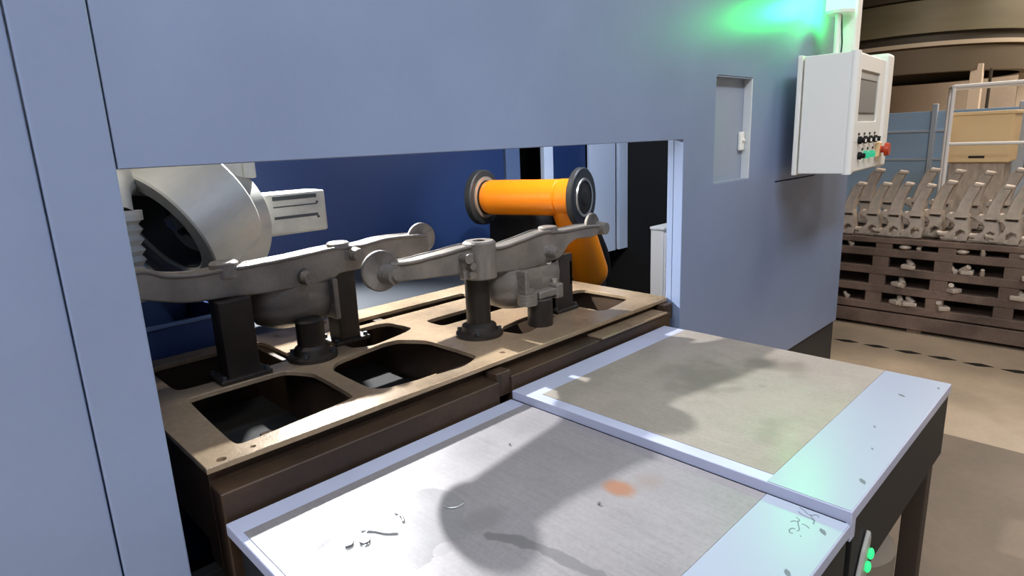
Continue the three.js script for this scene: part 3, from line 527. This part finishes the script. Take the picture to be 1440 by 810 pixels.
// ------------------------------------------------------------------ operator panel on the front, beacon above it
{
  const t = thing('operator_panel', 'cream operator panel box with a grey screen and rows of push buttons', 'control panel', [2.69, 1.375, 0.36]);
  t.rotation.y = 0.084;
  const W = 0.76, H = 0.575, D = 0.27;
  local(t, 'housing', box(0.03, W - 0.06, 0.002, H - 0.002, -D + 0.02, -0.012, 0.006), M.cream);
  local(t, 'left_side', box(0, 0.032, 0.004, H - 0.004, -D + 0.03, -0.02, 0.004), M.cream, 'plain cream side wall');
  local(t, 'back_plate', box(-0.004, W - 0.02, -0.004, H + 0.002, -D, -D + 0.022, 0.004), M.cream);
  local(t, 'edge_profile', join([rod([0.02, 0, -0.02], [0.02, H, -0.02], 0.022, 0.022, 24), box(0.02, 0.06, 0, H, -0.03, 0, 0.006)]), M.cream, 'rounded left corner profile');
  local(t, 'edge_profile', join([box(W - 0.14, W, 0.0, H + 0.03, -0.1, 0.014, 0.02)]), M.cream, 'broad rounded right corner profile');
  const face = roundRect(0.055, W - 0.13, 0.01, H - 0.01, 0.006, THREE.Shape);
  face.holes.push(roundRect(0.085, 0.5, 0.25, 0.492, 0.008));
  local(t, 'face_plate', slab(face, -0.012, -0.002, 0.002), M.cream);
  local(t, 'screen_bezel', box(0.08, 0.505, 0.245, 0.497, -0.02, -0.0115, 0), M.creamDim);
  local(t, 'screen', box(0.115, 0.47, 0.292, 0.452, -0.0118, -0.008, 0.002), M.screen, 'grey screen');
  local(t, 'screen_line', join([box(0.115, 0.47, 0.447, 0.453, -0.009, -0.007, 0), box(0.12, 0.47, 0.29, 0.294, -0.009, -0.007, 0)]), M.darkSteel);
  const knob = (x, y, m, k = 1) => { const b = local(t, 'button', join([rod([x, y, -0.002], [x, y, 0.012], 0.019, 0.019, 20), rod([x, y, 0.012], [x, y, 0.03 * k], 0.014, 0.012, 20)]), m); return b; };
  for (let i = 0; i < 4; i++) { const b = knob(0.135 + i * 0.118, 0.16, M.black); local(b, 'cap', box(0.135 + i * 0.118 - 0.012, 0.135 + i * 0.118 + 0.01, 0.15, 0.166, 0.03, 0.034, 0.002), M.white); local(t, 'label_tag', box(0.12 + i * 0.118, 0.15 + i * 0.118, 0.184, 0.196, -0.002, 0.0005, 0), M.darkSteel); }
  knob(0.155, 0.084, M.black);
  for (let i = 1; i < 3; i++) { const x = 0.155 + i * 0.122; local(t, 'indicator', join([rod([x, 0.084, -0.002], [x, 0.084, 0.02], 0.02, 0.018, 20), new THREE.SphereGeometry(0.018, 16, 8).scale(1, 1, 0.5).translate(x, 0.084, 0.02)]), glow(0x30d8a0, 0.8), 'lit green indicator button'); }
  for (let i = 0; i < 3; i++) local(t, 'label_tag', box(0.22 + i * 0.118, 0.25 + i * 0.118, 0.108, 0.12, -0.002, 0.0005, 0), M.darkSteel);
  for (const y of [0.16, 0.084]) local(t, 'label_tag', box(0.062, 0.078, y - 0.006, y + 0.006, -0.002, 0.0005, 0), M.white);
  const e = local(t, 'emergency_stop', box(0.53, 0.6, 0.06, 0.14, -0.002, 0.02, 0.006), M.yellow, 'yellow box with a red emergency stop');
  local(e, 'push_head', join([rod([0.57, 0.1, 0.02], [0.57, 0.1, 0.04], 0.018, 0.018, 20), rod([0.57, 0.1, 0.04], [0.57, 0.1, 0.062], 0.036, 0.032, 24)]), std(0xc0401a, 0.4));
  local(t, 'support_tube', join([box(0.44, 0.54, H - 0.01, TOP - 1.375 + 0.2, -0.22, -0.12, 0.012), box(0.42, 0.56, H - 0.004, H + 0.03, -0.24, -0.1, 0.006)]), M.cream, 'cream square support tube');
  local(t, 'support_arm', box(0.44, 0.54, 1.6, 1.72, -0.4, -0.12, 0.01), M.cream);
}
{
  const [x, y, z] = BEACON.pos, t = thing('signal_beacon', 'lit green signal beacon on a thin pole above the operator panel', 'beacon', [x, 1.951, z]);
  part(t, 'pole', rod([x - 0.02, 1.951, z], [x - 0.02, y - 0.06, z], 0.014, 0.014, 16), M.cream);
  part(t, 'base', rod([x - 0.02, 1.951, z], [x - 0.02, 1.965, z], 0.035, 0.03, 20), M.cream);
  part(t, 'cable', tube([[x + 0.02, 1.952, z + 0.01], [x + 0.024, 2.03, z + 0.012], [x + 0.012, 2.1, z + 0.01], [x + 0.02, y - 0.06, z]], 0.004, 24, 8), M.darkSteel);
  part(t, 'collar', rod([x, y - 0.065, z], [x, y - 0.05, z], 0.072, 0.072, 24), M.cream);
  part(t, 'lamp_dome', turned([[0.0001, 0], [0.066, 0], [0.07, 0.01], [0.07, 0.14], [0.05, 0.16], [0.0001, 0.165]], [x, y - 0.05, z], [0, 1, 0], 28), glow(0x8dffb0, 3.0), 'glowing green white lamp');
  const l = new THREE.PointLight(BEACON.colour, BEACON.power, 0, 2); l.castShadow = true; l.shadow.radius = 2; t.add(l); l.position.set(0, y - 1.951, 0);
}

// ------------------------------------------------------------------ under the tables
{
  const t = thing('indicator_bracket', 'grey upright bracket with two lit green lamps under the table corner', 'indicator', [0.81, 0, 1.0]);
  const s = shapeOf([[-0.035, 0], [0.02, 0], [0.02, 0.62], [0.03, 0.67], [0.02, 0.69], [-0.01, 0.65], [-0.035, 0.6]]);
  local(t, 'plate', slab(s, 0.035, 0.045, 0.002), M.greySteel);
  local(t, 'foot', box(-0.06, 0.06, 0, 0.012, -0.02, 0.08, 0.002), M.greySteel);
  for (const [x, y] of [[0.022, 0.632], [0.006, 0.606]]) local(t, 'green_lamp', new THREE.SphereGeometry(0.011, 16, 10).scale(1, 1.3, 0.6).translate(x, y, 0.049), glow(0x2dff90, 1.4), 'lit green lamp');
}
{
  const t = thing('scrap_drum', 'brown grey round drum standing under the farther table', 'drum', [1.24, 0, 0.86]);
  local(t, 'body', turned(creased([[0.0001, 0], [0.15, 0], [0.155, 0.01], [0.155, 0.16], [0.16, 0.17], [0.16, 0.19], [0.155, 0.2], [0.155, 0.38], [0.14, 0.4], [0.0001, 0.402]]), [0, 0, 0], [0, 1, 0], 40), std(0x7c7264, 0.55));
  local(t, 'bung', rod([0.07, 0.4, 0.03], [0.07, 0.415, 0.03], 0.022, 0.022, 16), M.darkSteel);
}

// ------------------------------------------------------------------ crate stack with cast yokes, beyond the aisle
const CX = 4.85, ZC0 = -0.62, tierWord = ['lowest', 'second from the bottom', 'third from the bottom', 'topmost'];
const tierY = [0, 0.152, 0.298, 0.445, 0.592];
for (let k = 0; k < 5; k++) {
  const y = tierY[k], h = (tierY[k + 1] ?? 0.742) - y;
  const t = thing('stacking_crate', ['lowest brown slotted crate in the stack beyond the aisle', 'brown slotted crate, second from the floor in the stack', 'brown slotted crate in the middle of the stack of five', 'brown slotted crate, second from the top of the stack', 'topmost brown slotted crate, carrying the rows of cast yokes'][k], 'crate', [CX + 0.5, y, 0.65], 'stacked crates');
  const bot = k === 0 ? 0.14 : 0.062, topBeam = k === 4 ? 0.045 : 0;
  part(t, 'front_rail', metric(box(CX, CX + 0.05, y + (k === 0 ? 0.03 : 0), y + bot, ZC0, 2.2, 0.006)), M.crate);
  part(t, 'rear_rail', metric(box(CX + 0.95, CX + 1, y + (k === 0 ? 0.03 : 0), y + bot, ZC0, 2.2, 0.006)), M.crate);
  if (topBeam) part(t, 'top_rail', metric(box(CX - 0.004, CX + 0.05, y + h - topBeam, y + h, ZC0, 2.2, 0.008)), M.crate);
  part(t, 'deck', metric(box(CX + 0.05, CX + 0.95, y + bot - 0.03, y + bot - 0.01, ZC0, 2.2, 0)), M.crate);
  if (topBeam) part(t, 'deck', metric(box(CX + 0.05, CX + 0.95, y + h - 0.02, y + h - 0.001, ZC0, 2.2, 0)), M.beam);
  for (let c = 0; c < 7; c++) {
    const zc = -0.55 + 0.42 * c + 0.015 * k; if (k === 0) continue;
    part(t, 'spacer', metric(box(CX + 0.004, CX + 0.05, y + bot - 0.002, y + h - topBeam - 0.001, zc, zc + 0.115, 0.004)), M.crate);
    part(t, 'spacer', metric(box(CX + 0.95, CX + 0.99, y + bot - 0.002, y + h - topBeam - 0.001, zc, zc + 0.115, 0.004)), M.crate);
  }
  if (k === 0) for (const z of [ZC0 + 0.05, 0.2, 1.0, 1.8]) part(t, 'foot', metric(box(CX + 0.02, CX + 0.98, 0, 0.03, z, z + 0.1, 0.003)), M.crate);
}
// pale castings showing in the slots
{
  const where = [[4, 0.13, 'flat'], [4, 0.22, 'peg'], [4, 0.43, 'peg'], [4, 0.5, 'flat'], [4, 0.62, 'peg'], [4, 0.86, 'flat'], [4, -0.25, 'peg'],
    [3, 0.17, 'lump'], [3, 0.47, 'peg'], [3, 0.53, 'lump'], [3, 0.63, 'peg'], [3, 0.79, 'peg'], [3, 0.9, 'lump'],
    [2, 0.12, 'lump'], [2, 0.46, 'lump'], [2, 0.86, 'lump'], [1, 0.12, 'lump'], [1, 0.2, 'lump'], [1, 0.41, 'lump'], [1, 0.98, 'lump'], [1, -0.25, 'peg']];
  const tw = { 4: 'top', 3: 'second', 2: 'third', 1: 'lowest' }; const cnt = {};
  const proto = {
    flat: () => { const g = new THREE.SphereGeometry(0.045, 20, 12); g.scale(0.9, 0.42, 1); g.translate(0, 0.02, 0); return g; },
    peg: () => join([rod([0, 0, 0], [-0.02, 0.05, 0.02], 0.016, 0.012, 16), new THREE.SphereGeometry(0.018, 14, 10).translate(0, 0.016, 0)]),
    lump: () => join([box(-0.03, 0.05, 0, 0.035, -0.045, 0.035, 0.01), rod([-0.02, 0.02, 0], [0.02, 0.062, 0.03], 0.026, 0.018, 16), rod([-0.045, 0.012, -0.02], [-0.01, 0.014, -0.02], 0.016, 0.02, 14)]),
  };
  const ord = ['first', 'second', 'third', 'fourth', 'fifth', 'sixth', 'seventh'];
  for (const k of [4, 3, 2, 1]) where.filter(w => w[0] === k).sort((a, b) => a[1] - b[1]).forEach(([, z, kind], i) => {
    const g = proto[kind](); g.rotateY(z * 9); g.translate(CX + 0.028, tierY[k] + (k === 1 ? 0.0625 : 0.0625), z);
    solo('stored_casting', 'small pale casting in the ' + tw[k] + ' row of crate slots, ' + ord[i] + ' from the blue machine', 'casting', g, M.yoke, 'castings in the crate slots');
  });
}
// cast yokes standing on the stack
const ZP = 0.00077;
{
  const K = (x, y) => [(x - 545) * ZP, (710 - y) * ZP];
  const outline = [[560, 708], [690, 722], [735, 716], [752, 640], [738, 560], [728, 490], [745, 390], [788, 280], [790, 255], [745, 248], [700, 300], [662, 395], [636, 490], [600, 498], [585, 520], [588, 548], [622, 560], [640, 590], [632, 625], [604, 652], [560, 655], [528, 645], [520, 662], [540, 678], [585, 684], [580, 694], [552, 694]].map(p => K(...p));
  const s = shapeOf(outline);
  const arch = new THREE.Path(); [[655, 690], [660, 650], [685, 628], [712, 640], [714, 655], [690, 655], [672, 672], [670, 695]].map(p => K(...p)).forEach(([x, y], i) => (i ? arch.lineTo(x, y) : arch.moveTo(x, y))); s.holes.push(arch);
  const slot = new THREE.Path(); [[645, 525], [712, 528], [714, 546], [645, 541]].map(p => K(...p)).forEach(([x, y], i) => (i ? slot.lineTo(x, y) : slot.moveTo(x, y))); s.holes.push(slot);
  const mk = () => {
    const t = thing('cast_yoke', 'x', 'casting', [0, 0, 0], 'cast yokes standing on the crates');
    const body = slab(s, -0.03, 0.03, 0.007, 2); body.rotateY(-Math.PI / 2); body.rotateZ(0); body.scale(1, 1, 1); body.translate(0, 0.011, -0.08); local(t, 'body', body, M.yoke);
    const [u, v] = K(768, 262); local(t, 'cap', box(-0.035, 0.035, v - 0.004, v + 0.014, u - 0.105, u - 0.055, 0.006), M.yoke);
    local(t, 'core', box(0.005, 0.03, 0.125, 0.17, -0.008, 0.065, 0.004), M.yoke);
    local(t, 'ledge', box(-0.042, -0.02, 0.152, 0.162, -0.006, 0.062, 0.003), M.yoke);
    const [pu, pv] = K(600, 500); local(t, 'boss', rod([-0.036, pv + 0.0, pu - 0.078], [0.036, pv, pu - 0.078], 0.016, 0.016, 16), M.yoke);
    return t;
  };
  const a = mk();
  const ords = ['first', 'second', 'third', 'fourth', 'fifth', 'sixth', 'seventh', 'eighth', 'ninth', 'tenth', 'eleventh'];
  const place = (o, x, z, sc, turn, tilt, label) => { o.position.set(x, 0.743, z); o.rotation.set(tilt, turn, 0); o.scale.setScalar(sc); o.userData.label = label; };
  let first = true;
  const get = () => { if (first) { first = false; return a; } const c = a.clone(); c.name = numbered('cast_yoke'); c.userData = { ...a.userData }; scene.add(c); return c; };
  const front = [-0.33, -0.155, 0.0, 0.145, 0.25, 0.43, 0.61, 0.73, 0.92, 1.08];
  front.forEach((z, i) => place(get(), CX + 0.05 + 0.02 * hash(i, 3, 1) + (i === 4 ? 0.12 : 0), z, 1.14 + 0.1 * hash(i, 5, 2), 0.12 * (hash(i, 7, 3) - 0.5), 0, `pale grey cast yoke in the front row on the crates, ${ords[i]} from the blue machine`));
  for (let r = 1; r < 2; r++) for (let i = 0; i < 8; i++) place(get(), CX + 0.46 + r * 0.28 + 0.03 * hash(i, r, 9), -0.42 + i * 0.19 + 0.05 * hash(i, r, 8), 1.24 + 0.16 * hash(i, r, 6), 0.2 * (hash(i, r, 4) - 0.5), 0, `cast yoke in the ${r ? 'back' : 'middle'} row on the crates, ${ords[i]} from the blue machine`);
}

// ------------------------------------------------------------------ behind the crates
{ // blue guard fence
  const x = 8.0, t = thing('guard_fence', 'blue mesh guard fence panels between white posts behind the crates', 'fence', [x, 0, 0.2]);
  for (const [z0, z1] of [[-2.4, -1.35], [-1.3, -0.46], [-0.4, 0.5], [0.56, 1.4]]) part(t, 'panel', box(x, x + 0.02, 0.12, 1.74, z0, z1, 0.002), M.fenceBlue);
  for (const z of [-2.43, -1.325, -0.43, 0.53, 1.43]) part(t, 'post', box(x - 0.03, x + 0.03, 0, 1.82, z - 0.026, z + 0.026, 0.006), M.paleBlue);
  for (const y of [1.52, 1.2]) part(t, 'rail', box(x - 0.02, x, y - 0.012, y + 0.012, -2.4, 1.4, 0.003), M.paleBlue);
}
{ // white tubular frame cart
  const t = thing('frame_cart', 'white square tube frame cart standing behind the cast yokes', 'cart', [6.3, 0, 0.6]);
  const b = (n, a, c, r = 0.017) => part(t, n, rod(a, c, r, r, 10), M.white);
  for (const [x, z] of [[6.0, 0.11], [6.35, 0.02], [6.0, 1.5], [6.35, 1.41]]) b('post', [x, 0.12, z], [x, 1.9, z]);
  b('top_rail', [6.0, 1.9, 0.11], [6.0, 1.9, 1.5]); b('top_rail', [6.35, 1.9, 0.02], [6.35, 1.9, 1.41]); b('top_rail', [6.0, 1.9, 0.11], [6.35, 1.9, 0.02]); b('top_rail', [6.0, 1.9, 1.5], [6.35, 1.9, 1.41]);
  b('middle_rail', [6.0, 1.42, 0.11], [6.0, 1.42, 1.5], 0.014);
  part(t, 'deck', box(5.98, 6.9, 0.12, 0.16, 0.0, 1.52, 0.004), M.white);
  for (const [x, z] of [[6.05, 0.1], [6.8, 0.1], [6.05, 1.4], [6.8, 1.4]]) part(t, 'caster', rod([x, 0.06, z - 0.02], [x, 0.06, z + 0.02], 0.06, 0.06, 20), M.darkSteel);
}
{
  const t = thing('yellow_crate', 'pale orange plastic crate on the white frame cart', 'crate', [6.65, 0.16, 0.3]);
  part(t, 'body', box(6.42, 6.85, 1.24, 1.69, 0.02, 0.5, 0.012), M.yellow);
  part(t, 'rim', box(6.41, 6.86, 1.66, 1.69, 0.01, 0.51, 0.006), M.yellow);
  part(t, 'stand', box(6.45, 6.8, 0.16, 1.24, 0.05, 0.47, 0.01), M.yoke);
  part(t, 'handle_slot', box(6.415, 6.425, 1.28, 1.3, 0.2, 0.32, 0.002), M.mark);
}
{
  const t = thing('press_frame', 'pale blue machine frame with dark slots behind the white frame cart', 'machine', [7.4, 0, 0.95]);
  part(t, 'body', box(7.2, 7.6, 0, 1.78, 0.42, 1.6, 0.01), M.paleBlue);
  for (const [y0, y1, z0, z1] of [[1.35, 1.52, 0.62, 0.68], [1.1, 1.3, 0.52, 0.6], [1.1, 1.3, 0.64, 0.72], [1.4, 1.5, 0.76, 0.8], [1.1, 1.3, 0.78, 0.84]]) part(t, 'slot', box(7.19, 7.205, y0, y1, z0, z1, 0.004), M.discGrey);
  part(t, 'knob', rod([7.18, 1.62, 0.67], [7.2, 1.62, 0.67], 0.03, 0.03, 16), M.white);
}
{
  const c = [14.85, -2.4], R = 2.1, t = thing('round_tank', 'huge round olive brown tank ring high up under the ceiling', 'tank', [c[0], 2.5, c[1]]);
  const pr = p => turned(creased(p), [c[0], 0, c[1]], [0, 1, 0], 128);
  part(t, 'skirt', pr([[R - 0.3, 2.5], [R - 0.08, 2.5], [R - 0.06, 2.9], [R - 0.1, 2.97]]), std(0x5a5040, 0.6), 'dark lower skirt');
  part(t, 'rim', pr([[R - 0.15, 2.94], [R, 2.94], [R, 3.01], [R - 0.15, 3.01]]), M.tankRim, 'pale bottom rim');
  part(t, 'groove', pr([[R - 0.15, 3.01], [R - 0.1, 3.01], [R - 0.1, 3.16], [R - 0.02, 3.16]]), M.tankDark);
  part(t, 'shell', pr([[R - 0.05, 3.16], [R - 0.02, 3.17], [R - 0.02, 3.72], [R - 0.05, 3.74]]), M.tank, 'olive shell band');
  part(t, 'flange', pr([[R - 0.1, 3.74], [R + 0.06, 3.74], [R + 0.06, 3.86], [R - 0.1, 3.86]]), M.tankDark);
  part(t, 'shell', pr([[R - 0.1, 3.86], [R - 0.1, 5.9], [0.01, 5.9]]), M.tank, 'olive upper shell');
  for (const a of [2.35, 4.0, 1.2]) { const x = c[0] + 1.95 * Math.cos(a), z = c[1] + 1.95 * Math.sin(a); part(t, 'support_leg', box(x - 0.09, x + 0.09, 0, 2.6, z - 0.09, z + 0.09, 0.01), std(0xd8c8b4, 0.6)); }
  part(t, 'conduit', rod([13.4, 0, -0.8], [13.4, 2.5, -0.8], 0.025, 0.025, 10), M.tankDark);
}

renderer.render(scene, camera);
